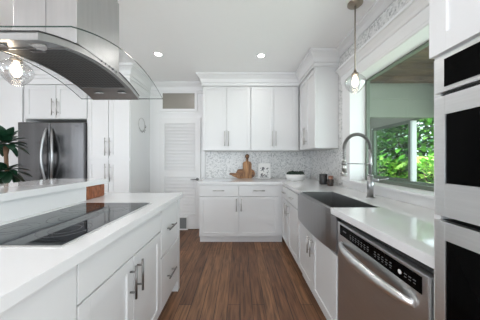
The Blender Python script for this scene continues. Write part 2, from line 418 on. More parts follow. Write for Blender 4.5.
m = MB(); m.box(x0 - .085, x0 - .006, WY - .022, WY, 0, 2.06, .002); m.box(x1 + .006, x1 + .075, WY - .022, WY, 0, 2.06, .002)
m.box(x0 - .006, x1 + .006, WY - .022, WY, 1.985, 2.06, .002); m.box(x0 - .1, x1 + .085, WY - .032, WY, 2.06, 2.08, .002)
m.build('door_casing', M['trim'], d)
# transom window above the door
t = struct(bpy.data.objects.new('window_2', None)); C.objects.link(t); ORG['window_2'] = Vector((0, 0, 0))
m = MB(); a0, a1, b0, b1 = -1.385, -.81, 2.15, 2.445
m.box(a0 - .045, a0, WY - .02, WY, b0 - .04, b1 + .03); m.box(a1, a1 + .045, WY - .02, WY, b0 - .04, b1 + .03)
m.box(a0, a1, WY - .02, WY, b0 - .04, b0); m.box(a0, a1, WY - .02, WY, b1, b1 + .03); m.build('frame', M['trim'], t)
MB().box(a0, a1, WY - .010, WY - .004, b0, b1).build('pane', M['transom'], t)
# low air grille at the foot of the louvred door
v = thing('air_vent', 'small grey air grille in white frame at the foot of the louvred door', 'vent', (-1.05, dy - .02, .0))
m = MB(); m.box(-1.20, -1.18, dy - .022, dy - .001, .0, .235); m.box(-.945, -.925, dy - .022, dy - .001, .0, .235); m.box(-1.18, -.945, dy - .022, dy - .001, .215, .235); m.box(-1.18, -.945, dy - .022, dy - .001, .0, .02); m.build('frame', M['trim'], v)
m = MB(); m.box(-1.18, -.945, dy - .008, dy - .001, .02, .215)
for i in range(9): m.box(-1.18, -.945, dy - .018, dy - .008, .03 + i * .0205, .037 + i * .0205)
m.build('grille', M['vent'], v)

# ------------------------------------------------------------------ outside: porch and garden
struct(MB().box(WX + .20, 3.05, -2.5, 4.6, -.12, -.02).build('ground_porch', M['porchgrey']))
struct(MB().box(3.05, 14, -6, 16, -.14, -.04).build('ground_garden', M['soil']))
m = MB(); m.box(WX + .20, 3.1, -2.5, 2.93, 2.33, 2.42)
for i in range(9): m.box(WX + .20, 3.1, -.2 + i * .36, -.12 + i * .36, 2.27, 2.33)
struct(m.build('roof_porch', M['soffit']))
m = MB(); m.box(WX + .20, 2.80, 2.93, 3.02, 1.85, 2.42); m.box(WX + .20, 2.80, 2.915, 2.93, 2.10, 2.13); struct(m.build('beam_porch', M['stucco']))
struct(MB().box(WX + .20, 2.95, 3.02, 4.6, 2.22, 2.30).build('ceiling_porch', M['porchgrey']))
m = MB(); m.box(2.80, 2.90, 2.35, 4.45, 1.895, 2.33); m.box(2.80, 2.90, 2.35, 4.45, -.02, .85); m.box(2.80, 2.90, 4.34, 4.45, .85, 1.895); m.box(2.80, 2.90, 2.35, 2.42, .85, 1.895)
struct(m.build('wall_porch_side', M['porchgrey']))
struct(MB().box(WX + .20, 2.90, 4.45, 4.55, -.02, 2.33).build('wall_porch_end', M['stucco']))
pw = struct(bpy.data.objects.new('window_3', None)); C.objects.link(pw); ORG['window_3'] = Vector((0, 0, 0))
m = MB(); m.box(2.79, 2.85, 4.31, 4.34, .85, 1.895); m.box(2.77, 2.84, 3.295, 3.332, .89, 1.87); m.build('frame', M['porchwhite'], pw)
m = MB(); m.box(2.79, 2.85, 2.42, 4.31, .85, .89); m.box(2.79, 2.85, 2.42, 4.31, 1.87, 1.895); m.build('rail', M['frame_dark'], pw)
m = MB(); m.box(2.775, 2.80, 3.334, 3.385, .89, 1.87); m.box(2.775, 2.80, 4.27, 4.31, .89, 1.87); m.box(2.775, 2.80, 3.385, 4.27, 1.835, 1.87); m.box(2.775, 2.80, 3.385, 4.27, .89, .92)
m.build('sash', M['frame_dark'], pw)
MB().box(2.785, 2.79, 3.385, 4.27, .92, 1.835).build('pane', M['screen'], pw)

def bush(cx, cy, rx, ry, h, n, mats, label, size=(.09, .20), name='shrub', cat='shrub'):
    root = thing(name, label, cat, (cx, cy, -.04), 'garden shrubs beyond the porch window')
    m = MB()
    for k in range(5):
        a = 2 * PI * k / 5; m.tube([(cx, cy, -.04), (cx + .3 * rx * math.cos(a), cy + .3 * ry * math.sin(a), h * .4), (cx + .5 * rx * math.cos(a), cy + .5 * ry * math.sin(a), h * .8)], [.03, .02, .01], 6)
    m.build('stems', M['bark'], root)
    for j, mt in enumerate(mats):
        m = MB()
        for i in range(n // len(mats)):
            u, v2 = random.uniform(0, 2 * PI), random.uniform(-.9, 1); rr = random.uniform(.55, 1) ** .6
            q = math.sqrt(1 - v2 * v2)
            p = Vector((cx + rx * rr * q * math.cos(u), cy + ry * rr * q * math.sin(u), h * .52 + h * .48 * rr * v2))
            d = Vector((math.cos(u) * q + random.uniform(-.6, .6), math.sin(u) * q + random.uniform(-.6, .6), v2 * .5 + random.uniform(-.3, .8))).normalized()
            L = random.uniform(*size); m.leaf(p, p + d * L, L * random.uniform(.35, .55), droop=L * .3, seg=3)
        m.build('foliage', mt, root)
    return root
bush(4.3, 4.35, .65, .6, 1.30, 900, [M['leafA'], M['leafB']], 'low bright green shrub under the left sash of the porch window')
bush(4.2, 5.9, .9, .8, 1.25, 1000, [M['leafA'], M['leafB']], 'pale lime shrub low behind the far sash of the porch window')
bush(3.9, 3.35, .6, .6, 1.05, 800, [M['leafB'], M['leafA']], 'pale green clipped shrub at the foot of the open porch window')
bush(5.6, 6.4, 1.3, 1.2, 3.0, 2800, [M['leafC'], M['leafA'], M['leafA']], 'tall dark leafy shrub behind the far sash of the porch window', (.15, .34))
bush(5.4, 4.0, .9, .9, 2.5, 1200, [M['leafA'], M['leafC'], M['leafB'], M['leafD']], 'mixed green and orange croton shrub behind the open porch window', (.14, .32))
bush(6.8, 5.0, 1.4, 1.6, 3.6, 3000, [M['leafC'], M['leafA'], M['leafB']], 'tall bushy green shrub furthest back in the garden', (.2, .4))
bush(6.6, 8.5, 1.8, 1.6, 3.8, 3000, [M['leafC'], M['leafA']], 'deep green shrub at the far corner of the garden', (.2, .4))
def palm(cx, cy, h, n, L, label):
    root = thing('palm', label, 'palm', (cx, cy, -.04), 'small garden palms')
    MB().tube([(cx, cy, -.04), (cx + .03, cy, h * .5), (cx, cy + .03, h)], [.06, .05, .04], 8).build('trunk', M['bark'], root)
    for k in range(n):
        a = 2 * PI * k / n + random.random(); el = random.uniform(.1, 1.0); m = MB(); prev = None
        pts = []
        for i in range(9):
            t = i / 8; r = L * t * math.cos(el * .8); z = h + L * (t * math.sin(el) - .75 * t * t); pts.append(Vector((cx + r * math.cos(a), cy + r * math.sin(a), z)))
        m.tube(pts, .008, 5)
        for i in range(1, 9):
            d = (pts[i] - pts[i - 1]).normalized(); sd = d.cross(Vector((0, 0, 1))).normalized()
            for s_ in (-1, 1):
                for q in (0, .5):
                    p = pts[i - 1].lerp(pts[i], q); l = L * .32 * math.sin(PI * (i / 9.5) ** .7) + .05
                    m.leaf(p, p + (sd * s_ + d * .6).normalized() * l, .045, droop=l * .35, seg=2)
        m.build('frond', M['leafB'], root)
palm(4.75, 5.1, 1.15, 11, .85, 'arching lime green palm before the tall dark shrub')
palm(4.6, 3.75, 1.25, 10, .75, 'small palm with pale fronds behind the open porch window')

# ------------------------------------------------------------------ worktops
m = MB()
m.prism([(-.625, 3.668), (-.625, 3.01), (.622, 3.01), (.622, 2.10), (.955, 2.10), (.955, 1.385), (.612, 1.385), (.640, .672), (1.255, .672), (1.255, 3.668)], 'z', .874, .914, .002)
tag(m.build('countertop', M['quartz']), 'white quartz worktop turning the corner from back wall to oven tower', 'countertop')
m = MB(); m.box(-1.255, -.56, -.45, 2.01, .874, .914, .002); m.box(-1.50, -1.255, 1.845, 2.01, .874, .914)
tag(m.build('island_countertop', M['quartz']), 'white quartz island worktop around the black cooktop', 'countertop')
m = MB(); m.box(-1.70, -1.195, -.45, 1.865, 1.026, 1.066, .002)
tag(m.build('bar_counter', M['quartz']), 'raised white quartz bar ledge behind the cooktop', 'countertop')
m = MB(); m.box(-1.36, -1.215, -.45, 1.620, .9145, 1.0255, .001); m.box(-1.36, -1.265, -.45, 1.80, 0, .9145); 
tag(m.build('bar_riser', M['white']), 'low white panel rising from the island worktop to the bar ledge', 'panel')
wb = thing('wooden_box', 'red brown slatted wooden block tucked under the far end of the bar ledge', 'box', (-1.27, 1.75, .914))
m = MB(); m.box(-1.33, -1.225, 1.625, 1.845, .915, 1.024, .003); m.build('block', M['redwood'], wb)
for i in range(4):
    m = MB(); m.box(-1.225, -1.217, 1.628 + i * .054, 1.679 + i * .054, .917 + .004 * (i % 2), 1.021 - .003 * (i % 2), .002); m.build('slat', M['redwood'], wb)

# ------------------------------------------------------------------ back run base cabinets
def base_cab(F, u0, u1, body_depth, name, label, fronts, toe=True, back=None, extra=None):
    c = F.pt((u0 + u1) / 2, -.2, 0); root = thing(name, label, 'cabinet', c)
    m = MB(); F.box(m, u0, u1, 0, -body_depth, .10, .8735)
    if extra: extra(m)
    m.build('body', M['white'], root)
    m = MB(); F.box(m, u0, u1, -.05, -.07, 0, .10); m.build('toe_kick', M['white'], root)
    fronts(root); return root
def fronts_back(u0, u1, hside):
    def f(root):
        dr = slab_front(FB, u0, u1, .70, .865, 'drawer', root); bar_handle(FB, (u0 + u1) / 2, .785, .165, False, dr)
        do = shaker(FB, u0, u1, .108, .695, 'door', root); bar_handle(FB, u1 - .032 if hside > 0 else u0 + .032, .575, .18, True, do)
    return f
base_cab(FB, -.605, -.021, .625, 'base_cabinet', 'white base cabinet with drawer on the back wall, next to the louvred door', fronts_back(-.603, -.022, 1))
base_cab(FB, -.020, .634, .625, 'base_cabinet', 'white base cabinet with drawer on the back wall, next to the corner', fronts_back(-.015, .575, -1))

# right run
def fronts_r(u0, u1, hu):
    def f(root):
        dr = slab_front(FR, u0, u1, .70, .865, 'drawer', root); bar_handle(FR, (u0 + u1) / 2, .785, .13, False, dr)
        do = shaker(FR, u0, u1, .108, .695, 'door', root, .045); bar_handle(FR, hu, .60, .14, True, do)
    return f
base_cab(FR, 2.645, 3.665, .617, 'base_cabinet', 'narrow white base cabinet under the right window wall, deepest in the corner', fronts_r(2.65, 3.0, 2.69))
base_cab(FR, 2.198, 2.643, .617, 'base_cabinet', 'narrow white base cabinet between the corner and the farmhouse sink', fronts_r(2.20, 2.64, 2.60))
sc = thing('sink_cabinet', 'white two door cabinet under the farmhouse sink', 'cabinet', (.9, 1.72, 0))
m = MB(); m.box(.638, 1.26, 1.312, 2.196, .10, .625); m.build('body', M['white'], sc)
m = MB(); m.box(.67, .69, 1.312, 2.196, 0, .10); m.build('toe_kick', M['white'], sc)
for a, b, h in ((1.315, 1.753, 1.72), (1.757, 2.193, 1.79)):
    do = shaker(FR, a, b, .108, .622, 'door', sc, .05); bar_handle(FR, h, .50, .15, True, do)

# ------------------------------------------------------------------ farmhouse sink
sk = thing('farmhouse_sink', 'stainless farmhouse sink with bowed apron front below the faucet', 'sink', (.8, 1.72, .60))
m = MB(); n = 14; A = []
ya, yb = 1.316, 2.190
for i in range(n + 1):
    t = i / n; y = ya + (yb - ya) * t
    if t < .06 or t > .985: bow = 0
    else: bow = .034 * math.sin(PI * min(1, max(0, (t - .06) / .925))) ** .55
    A.append((.617 - bow, y))
poly = [(.636, yb), (.636, ya)] + A
m.prism(poly, 'z', .632, .872, .003)
B = [(x, min(2.097, max(1.388, y))) for x, y in A if 1.36 < y < 2.12]
m.prism([(.634, 2.097), (.634, 1.388)] + B, 'z', .872, .906)
m.build('apron', M['steel'], sk)
m = MB()
bx0, bx1, by0, by1, bz = .634, .943, 1.398, 2.088, .655
m.box(bx0, bx1, by0, by1, bz - .006, bz); m.box(bx1, bx1 + .0115, by0, by1, bz, .912); m.box(bx0, bx1, by0 - .012, by0, bz, .873); m.box(bx0, bx1, by1, by1 + .0115, bz, .912)
m.box(.622, .634, by0, by1, bz, .872)
m.build('basin', M['basin'], sk)
m = MB(); m.lathe((.79, 1.75, bz + .001), [(.0, .002), (.03, .002), (.042, .006), (.048, .001)]); m.build('drain', M['nickel'], sk)

# ------------------------------------------------------------------ faucet
fx, fy = 1.115, 1.755
fc = thing('faucet', 'tall brushed steel spring faucet behind the farmhouse sink', 'faucet', (fx, fy, .914))
m = MB(); m.cyl((fx, fy, .914), (fx, fy, .922), .034, seg=24); m.cyl((fx, fy, .922), (fx, fy, 1.10), .0245, seg=24); m.cyl((fx, fy, 1.10), (fx, fy, 1.115), .0245, .014, seg=24); m.build('body', M['steel'], fc)
m = MB(); m.cyl((fx, fy, 1.11), (fx, fy, 1.33), .013, seg=16); m.build('riser', M['steel'], fc)
R = .112; pts = []
for i in range(41):
    a = PI * i / 40; pts.append((fx - R + R * math.cos(a), fy, 1.33 + .125 * math.sin(a)))
pts += [(fx - 2 * R, fy, 1.33 - .02 * k) for k in range(1, 6)]
MB().tube(pts, .008, 8).build('hose', M['nickel_dark'], fc)
# spring coil round the hose
co = []; T = 46; P = [Vector(p) for p in pts]
for i in range(T * 8 + 1):
    q = i / (T * 8) * (len(P) - 1); k = min(int(q), len(P) - 2); c = P[k].lerp(P[k + 1], q - k); t = (P[k + 1] - P[k]).normalized(); sd = Vector((0, 1, 0)); up = t.cross(sd)
    a = 2 * PI * i / 8; co.append(c + (sd * math.cos(a) + up * math.sin(a)) * .0125)
MB().tube(co, .0032, 5).build('spring', M['nickel_dark'], fc)
hx = fx - 2 * R
m = MB(); m.cyl((hx, fy, 1.245), (hx, fy, 1.215), .013, .018); m.cyl((hx, fy, 1.215), (hx, fy, 1.13), .018, .020); m.cyl((hx, fy, 1.13), (hx, fy, 1.105), .020, .027); m.cyl((hx, fy, 1.105), (hx, fy, 1.097), .027, .024); m.build('spray_head', M['nickel'], fc)
m = MB(); m.cyl((fx, fy, 1.20), (hx + .02, fy, 1.205), .005, seg=10); m.cyl((fx, fy, 1.188), (fx, fy, 1.212), .017); m.cyl((hx, fy, 1.195), (hx, fy, 1.215), .0225); m.build('dock_arm', M['steel'], fc)
m = MB(); m.cyl((fx + .02, fy - .01, 1.065), (fx + .055, fy - .028, 1.067), .014); m.tube([(fx + .055, fy - .028, 1.067), (fx + .10, fy - .04, 1.075), (fx + .125, fy - .045, 1.082)], [.007, .006, .005]); m.build('lever', M['steel'], fc)

# ------------------------------------------------------------------ dishwasher
dw = thing('dishwasher', 'stainless dishwasher with bowed handle and black control strip', 'dishwasher', (.9, 1.0, 0))
m = MB(); m.box(.655, 1.24, .674, 1.306, .10, .865); m.build('body', M['gap'], dw)
m = MB(); m.box(.622, .655, .674, 1.308, .115, .848, .006); dd = m.build('door', M['dwsteel'], dw)
m = MB(); m.box(.6195, .6225, .700, 1.272, .775, .835, .001); cp = m.build('control_panel', M['black'], dd)
m = MB()
def mk(y, z, wy, wz): m.box(.6188, .6196, y - wy / 2, y + wy / 2, z - wz / 2, z + wz / 2)
for i in range(7):
    y = 1.150 - i * .026; mk(y, .812, .012, .004); mk(y, .801, .016, .003); mk(y, .792, .010, .003)
for i in range(5):
    y = .940 - i * .024; mk(y, .812, .011, .004); mk(y, .801, .015, .003); mk(y, .792, .009, .003)
for i in range(3): mk(.768 - i * .020, .808, .012, .0035); mk(.768 - i * .020, .797, .010, .003)
mk(1.215, .808, .035, .006)
m.build('button_lettering', M['mark_grey'], dd)
m = MB(); m.cyl((.6196, .795, .802), (.6184, .795, .802), .0085, seg=16); m.build('indicator', M['mark'], dd)
m = MB(); pts = []; rr = []
for i in range(21):
    t = i / 20; y = 1.255 - t * .525; pts.append((.620 - .048 * math.sin(PI * t) ** .6, y, .722)); rr.append(.011 + .010 * math.sin(PI * t))
m.tube(pts, rr, 12)
for v_ in m.b.verts: v_.co.z = .722 + (v_.co.z - .722) * 1.25
m.build('handle', M['handle'], dd)
m = MB(); m.box(.68, .70, .674, 1.306, 0, .10); m.build('toe_kick', M['gap'], dw)

# ------------------------------------------------------------------ oven tower
ot = thing('tower_cabinet', 'tall white cabinet above and around the wall ovens', 'cabinet', (.95, .3, 0))
m = MB(); m.box(.632, 1.255, .645, .668, 0, 1.557); m.box(.632, 1.255, -.13, -.107, 0, 1.557); m.box(.634, 1.255, -.13, .668, 1.558, 2.534); m.box(.66, 1.255, -.107, .645, .10, .30); m.box(.69, .71, -.107, .645, 0, .10)
m.box(1.22, 1.255, -.107, .645, .3, 1.557); m.build('body', M['white'], ot)
FC = Face('x', .6335, -1)
shaker(FC, .27, .668, 1.560, 2.53, 'door', ot); shaker(FC, -.13, .268, 1.560, 2.53, 'door', ot)
def oven(name, label, z0, z1, gz0, gz1, panel):
    o = thing(name, label, 'oven', (.9, .27, z0))
    m = MB(); m.box(.634, 1.2, -.104, .642, z0, z1); m.build('body', M['gap'], o)
    if panel:
        m = MB(); m.box(.612, .634, -.104, .645, panel[0], panel[1], .003); p = m.build('control_panel', M['steel_h'], o)
        m = MB(); m.box(.609, .6125, -.07, .612, panel[0] + .014, panel[1] - .012); m.build('display', M['black'], p)
        top = panel[0] - .012
    else: top = z1
    m = MB(); g0, g1 = -.07, .612
    m.box(.612, .634, -.104, g0, z0 + .004, top, .002); m.box(.612, .634, g1, .645, z0 + .004, top, .002)
    m.box(.612, .634, g0, g1, z0 + .004, gz0); m.box(.612, .634, g0, g1, gz1, top); dr = m.build('door', M['steel_h'], o)
    m = MB(); m.box(.616, .630, g0, g1, gz0, gz1); m.build('glass', M['black'], dr)
    m = MB(); zz = (gz1 + top) / 2; pts = [(.612, .60, zz), (.585, .585, zz), (.575, .55, zz)] + [(.572, .5 - .09 * k, zz) for k in range(6)] + [(.575, -.01, zz), (.585, -.045, zz), (.612, -.06, zz)]
    return o, dr
o1, d1 = oven('built_in_oven', 'upper stainless wall oven with black glass and control strip', 1.062, 1.552, 1.165, 1.372, (1.440, 1.548))
o2, d2 = oven('built_in_oven', 'lower stainless wall oven level with the worktop', .34, 1.050, .46, .995, None)

# ------------------------------------------------------------------ uppers
def upper(F, u0, u1, depth, z0, z1, name, label, doors, filler=None):
    root = thing(name, label, 'cabinet', F.pt((u0 + u1) / 2, -depth / 2, z0))
    m = MB(); F.box(m, u0, u1, 0, -depth, z0, z1)
    if filler: filler(m)
    m.build('body', M['white'], root)
    for a, b, h in doors:
        do = shaker(F, a, b, z0 + .003, z1 - .003, 'door', root, .05); bar_handle(F, h, z0 + .19, .24, True, do)
    return root
ZU = 1.388
upper(FU, -.605, .174, .348, ZU, 2.424, 'upper_cabinet', 'white double door wall cabinet on the back wall, nearer the louvred door', [(-.603, -.217, -.245), (-.213, .172, -.187)])
upper(FU, .176, .950, .348, ZU, 2.424, 'upper_cabinet', 'white double door wall cabinet on the back wall, nearer the corner', [(.178, .545, .517), (.549, .905, .577)])
def fl(m): m.box(.935, .965, 2.615, 2.64, ZU, 2.424)
upper(FRU, 2.617, 3.31, .278, ZU, 2.424, 'upper_cabinet', 'white wall cabinet facing the aisle beside the window', [(2.622, 2.965, 2.99 - .055), (2.969, 3.30, 3.0)])

# ------------------------------------------------------------------ tall cabinets and fridge at left
pc = thing('pantry_cabinet', 'tall white four door pantry cabinet between fridge and louvred door', 'cabinet', (-1.93, 3.3, 0))
m = MB(); m.box(-2.245, -1.617, 3.03, 3.675, .09, 2.344); m.box(-2.245, -1.617, 3.08, 3.1, 0, .09); m.build('body', M['white'], pc)
for a, b, h in ((-2.24, -1.933, -1.965), (-1.929, -1.622, -1.897)):
    do = shaker(FT, a, b, 1.252, 2.335, 'door', pc, .06); bar_handle(FT, h, 1.43, .26, True, do)
    do = shaker(FT, a, b, .10, 1.232, 'door', pc, .06); bar_handle(FT, h, 1.05, .26, True, do)
fcab = thing('fridge_cabinet', 'white double door cabinet over the steel fridge', 'cabinet', (-2.7, 3.3, 1.84))
m = MB(); m.box(-3.19, -2.247, 3.03, 3.675, 1.84, 2.344); m.box(-3.19, -3.17, 3.03, 3.675, 0, 1.84); m.box(-2.262, -2.247, 3.03, 3.675, 0, 1.84); m.build('body', M['white'], fcab)
for a, b, h in ((-3.16, -2.705, -2.74), (-2.701, -2.25, -2.665)):
    do = shaker(FT, a, b, 1.85, 2.335, 'door', fcab, .055); bar_handle(FT, h, 2.01, .24, True, do)
fr = thing('refrigerator', 'stainless french door fridge with curved handles', 'refrigerator', (-2.73, 3.3, 0))
m = MB(); m.box(-3.155, -2.275, 3.026, 3.62, .02, 1.775, .003); m.build('body', M['steel_dark'], fr)
X0, X1, XM = -3.20, -2.252, -2.738
def fdoor(a, b, z0, z1):
    m = MB(); m.box(a, b, 2.952, 3.024, z0, z1, .010); return m.build('door', M['fridge'], fr)
dl = fdoor(X0, XM - .003, .72, 1.78); drr = fdoor(XM + .003, X1, .72, 1.78)
for dd, xb, sg in ((dl, XM - .045, -1), (drr, XM + .030, 1)):
    pts = []
    for i in range(17):
        t = i / 16; q = math.sin(PI * t) ** .7; pts.append((xb + sg * .030 * math.sin(PI * t) + (.02 * q if sg > 0 else 0), 2.951 - .055 * q, .90 + .79 * t))
    MB().tube(pts, [.013 + .003 * math.sin(PI * i / 16) for i in range(17)], 12).build('handle', M['steel'], dd)
m = MB(); m.box(X0, X1, 2.952, 3.024, .06, .712, .010); fz = m.build('freezer_drawer', M['fridge'], fr)
MB().tube([(X0 + .12, 2.951, .62), (X0 + .16, 2.905, .62), (-2.73, 2.895, .62), (X1 - .16, 2.905, .62), (X1 - .12, 2.951, .62)], .013, 12).build('handle', M['steel'], fz)
MB().box(-2.375, -2.315, 2.9500, 2.9525, 1.72, 1.728).build('badge', M['mark_grey'], drr)

# ------------------------------------------------------------------ island cabinets
def isl(name, label, y0, y1, fronts):
    c = thing(name, label, 'cabinet', (-.9, (y0 + y1) / 2, 0))
    m = MB(); m.box(-1.26, -.600, y0, y1, .10, .8735); m.build('body', M['white'], c)
    fronts(c); return c
TH = .016
def f1(c):
    slab_front(FI, -.44, .735, .108, .868, 'panel', c, t=TH); m = MB(); m.box(-.66, -.64, -.44, .735, 0, .10); m.build('toe_kick', M['white'], c)
isl('island_panel_cabinet', 'plain white island cabinet with a blank front, beside the cooktop doors', -.44, .736, f1)
def f2(c):
    slab_front(FI, .738, 1.516, .71, .868, 'false_drawer', c, t=TH)
    for a, b, h in ((.738, 1.126, 1.090), (1.128, 1.516, 1.165)):
        do = shaker(FI, a, b, .108, .706, 'door', c, .06, t=TH); bar_handle(FI, h, .585, .175, True, do, t=TH, mt=M['nickel_dark'], r=.0065)
    m = MB(); m.box(-.66, -.64, .738, 1.516, 0, .10); m.build('toe_kick', M['white'], c)
isl('island_cabinet', 'white two door island cabinet below the black cooktop', .738, 1.516, f2)
def f3(c):
    for z0, z1 in ((.505, .868), (.108, .500)):
        dr = slab_front(FI, 1.520, 1.915, z0, z1, 'drawer', c, t=TH); bar_handle(FI, 1.70, (z0 + z1) / 2, .17, False, dr, t=TH, mt=M['nickel_dark'], r=.0065)
    m = MB(); m.box(-.66, -.64, 1.518, 1.93, 0, .10); m.build('toe_kick', M['white'], c)
    m = MB(); m.box(-1.26, -.584, 1.925, 1.985, 0, .8735, .002); m.build('end_post', M['white'], c)
isl('island_drawer_cabinet', 'white island cabinet of two deep drawers at the far end', 1.518, 1.924, f3)

# ------------------------------------------------------------------ cooktop
ck = thing('cooktop', 'black glass cooktop set flush in the island worktop', 'cooktop', (-.9, 1.14, .914))
m = MB(); m.box(-1.165, -.652, .748, 1.532, .9142, .9165); m.build('trim_frame', M['steel_h'], ck)
m = MB(); m.box(-1.158, -.667, .766, 1.524, .9160, .9178); m.build('glass_plate', M['cooktop'], ck)
for cx, cy, r in ((-1.04, .95, .085), (-.80, .94, .10), (-1.04, 1.34, .10), (-.80, 1.33, .075), (-.92, 1.14, .115)):
    m = MB(); 
    for q in (r, r * .6):
        m.lathe((cx, cy, .9178), [(q - .0015, .0), (q - .0015, .0003), (q + .0015, .0003), (q + .0015, 0)], 40)
    m.build('burner_ring', M['ring'], ck)

# ------------------------------------------------------------------ island hood
yc, hl, sag = 1.203, .447, .096
def zg(y): return 1.826 - sag * ((y - yc) / hl) ** 2
hd = thing('range_hood', 'stainless island hood with curved glass canopy over the cooktop', 'range hood', (-.935, 1.2, 1.7))
m = MB(); n = 40; top = []; bot = []
x0, x1 = -1.275, -.622
for i in range(n + 1):
    y = yc - hl + 2 * hl * i / n; z = zg(y)
    top.append([m.b.verts.new((x, y, z)) for x in (x0, x1)]); bot.append([m.b.verts.new((x, y, z - .006)) for x in (x0, x1)])
def q4(m, a, b, c, d, mi=0, sm=True):
    f = m.b.faces.new((a, b, c, d)); f.material_index = mi; f.smooth = sm
for i in range(n):
    q4(m, top[i][0], top[i][1], top[i + 1][1], top[i + 1][0]); q4(m, bot[i][0], bot[i + 1][0], bot[i + 1][1], bot[i][1])
    for k in (0, 1): q4(m, top[i][k], top[i + 1][k], bot[i + 1][k], bot[i][k], 1, False)
q4(m, top[0][0], top[0][1], bot[0][1], bot[0][0], 1, False); q4(m, top[n][0], top[n][1], bot[n][1], bot[n][0], 1, False)
m.build('glass_canopy', [M['hoodglass'], M['glassedge']], hd)
def arch(mb, x0, x1, ya, yb, dz0, dz1, n=28):
    T = []
    for i in range(n + 1):
        y = ya + (yb - ya) * i / n; z = zg(y) - .0065
        T.append([mb.b.verts.new(p) for p in ((x0, y, z - dz0), (x1, y, z - dz0), (x1, y, z - dz1), (x0, y, z - dz1))])
    for a, b in zip(T, T[1:]):
        for k in range(4): mb.b.faces.new((a[k], a[(k + 1) % 4], b[(k + 1) % 4], b[k]))
    mb.b.faces.new(T[0]); mb.b.faces.new(T[-1][::-1]); return mb
by0, by1 = .802, 1.604
m = MB(); arch(m, -1.15, -.79, by0, by1, .001, .0365); bd = m.build('hood_body', M['steel_hood'], hd)
m = MB(); arch(m, -1.152, -.788, by0 - .002, by1 + .002, 0, .007); m.build('gasket', M['blackm'], bd)
m = MB(); arch(m, -1.125, -.815, .955, 1.455, .036, .0395); m.build('grease_filter', M['filter'], hd)
m = MB(); arch(m, -1.13, -.81, 1.457, 1.466, .036, .041, 2); arch(m, -1.13, -.81, .945, .954, .036, .041, 2); arch(m, -.813, -.807, .945, 1.46, .036, .041); arch(m, -1.133, -1.127, .945, 1.46, .036, .041); m.build('filter_frame', M['steel'], hd)
m = MB(); m.box(-.99, -.93, .965, .985, zg(.97) - .052, zg(.97) - .046, .002); m.build('filter_latch', M['steel'], hd)
for x, y in ((-.875, .885), (-1.045, .885), (-.875, 1.525), (-1.045, 1.525)):
    m = MB(); z = zg(y) - .043; sl = -(zg(y + .01) - zg(y - .01)) / .02
    m.cyl((x, y, z - .002), (x, y - sl * .006, z + .004), .032, seg=24); f_ = m.build('light_ring', M['steel'], hd)
    m = MB(); m.cyl((x, y + sl * .001, z - .004), (x, y, z - .001), .024, seg=24); m.build('light_lens', M['hoodlight'], f_)
for i in range(5):
    y = 1.17 + i * .034; z = zg(y) - .025; m = MB(); m.cyl((-.791, y, z), (-.786, y, z), .0065, seg=12); m.build('button', M['steel_dark'], hd)
m = MB(); m.box(-1.094, -.787, .988, 1.335, 1.80, 2.25, .003); ch = m.build('chimney', M['steel_hood'], hd)
m = MB(); m.box(-1.088, -.793, .994, 1.329, 2.25, 2.618, .002); m.build('chimney_sleeve', M['steel_hood'], ch)
m = MB(); m.box(-.9365, -.9345, .9868, .9885, 1.80, 2.25); m.build('seam', M['steel_dark'], ch)

# ------------------------------------------------------------------ pendants and downlights
def pendant(x, y, zc, label, sc=1.0):
    p = thing('pendant_light', label, 'pendant lamp', (x, y, CZ))
    m = MB(); m.lathe((x, y, CZ - .001), [(0, 0), (.062, 0), (.062, -.012), (.05, -.022), (.012, -.026), (0, -.026)]); m.build('ceiling_cap', M['brass'], p)
    zt = zc + .095 * sc
    m = MB(); m.cyl((x, y, CZ - .024), (x, y, zt + .03), .0055, seg=10); m.build('rod', M['brass'], p)
    m = MB(); m.lathe((x, y, zt), [(0, .04), (.010, .04), (.014, .02), (.03 * sc, .012), (.036 * sc, 0), (.034 * sc, -.008), (.0, -.008)]); m.build('socket_cap', M['brass'], p)
    pr = [(.034, .092), (.060, .078), (.088, .050), (.0975, .022), (.095, .0), (.080, -.032), (.058, -.06), (.040, -.078), (.030, -.088)]
    prof = [(r * sc, z * sc) for r, z in pr] + [((r - .003) * sc, z * sc) for r, z in pr[::-1]]
    MB().lathe((x, y, zc), prof, 32).build('globe_shade', M['globe'], p)
    m = MB(); m.lathe((x, y, zt - .008), [(0, -.10), (.012, -.096), (.024, -.075), (.027, -.055), (.018, -.025), (.012, 0), (0, 0)], 18); m.build('bulb', M['bulb'], p)
    l = light('pendant_glow', 'POINT', (x, y, zc - .045), (0, 0, 0), .8, color=(1, .82, .6)); l.data.shadow_soft_size = .03
pendant(1.016, 1.81, 1.905, 'clear glass pendant lamp hanging before the window above the sink', .88)
pendant(-1.418, 1.30, 1.785, 'clear glass pendant lamp hanging over the bar ledge, partly behind the hood', .86)

def downlight(x, y, label, first=None):
    if first: return copy_tree(first, (x, y, CZ), label)
    d = thing('recessed_downlight', label, 'downlight', (x, y, CZ), 'recessed downlights in the kitchen ceiling')
    m = MB(); m.lathe((x, y, CZ), [(.062, 0), (.062, -.004), (.045, -.006), (.043, 0)], 28); m.build('ring', M['trim'], d)
    m = MB(); m.lathe((x, y, CZ - .0015), [(0, -.001), (.044, -.001), (.044, .001), (0, .001)], 24); m.build('lens', M['downlight'], d)
    return d
dspots = [(.28, 2.72), (-1.07, 2.68), (.28, 1.2), (-2.45, 1.9), (-2.4, .5), (.2, -.5), (-1.2, -1.0)]  # all after the leading pair are out of view, added for extra light
dlab = ['small round downlight in the ceiling before the back wall cabinets', 'small round downlight in the ceiling beside the hood chimney'] + ['round downlight in the ceiling over the aisle by the sink', 'round downlight in the ceiling over the floor before the fridge', 'round downlight in the ceiling behind the bar ledge', 'round downlight in the ceiling near the oven tower', 'round downlight in the ceiling over the near end of the island']
d0 = None
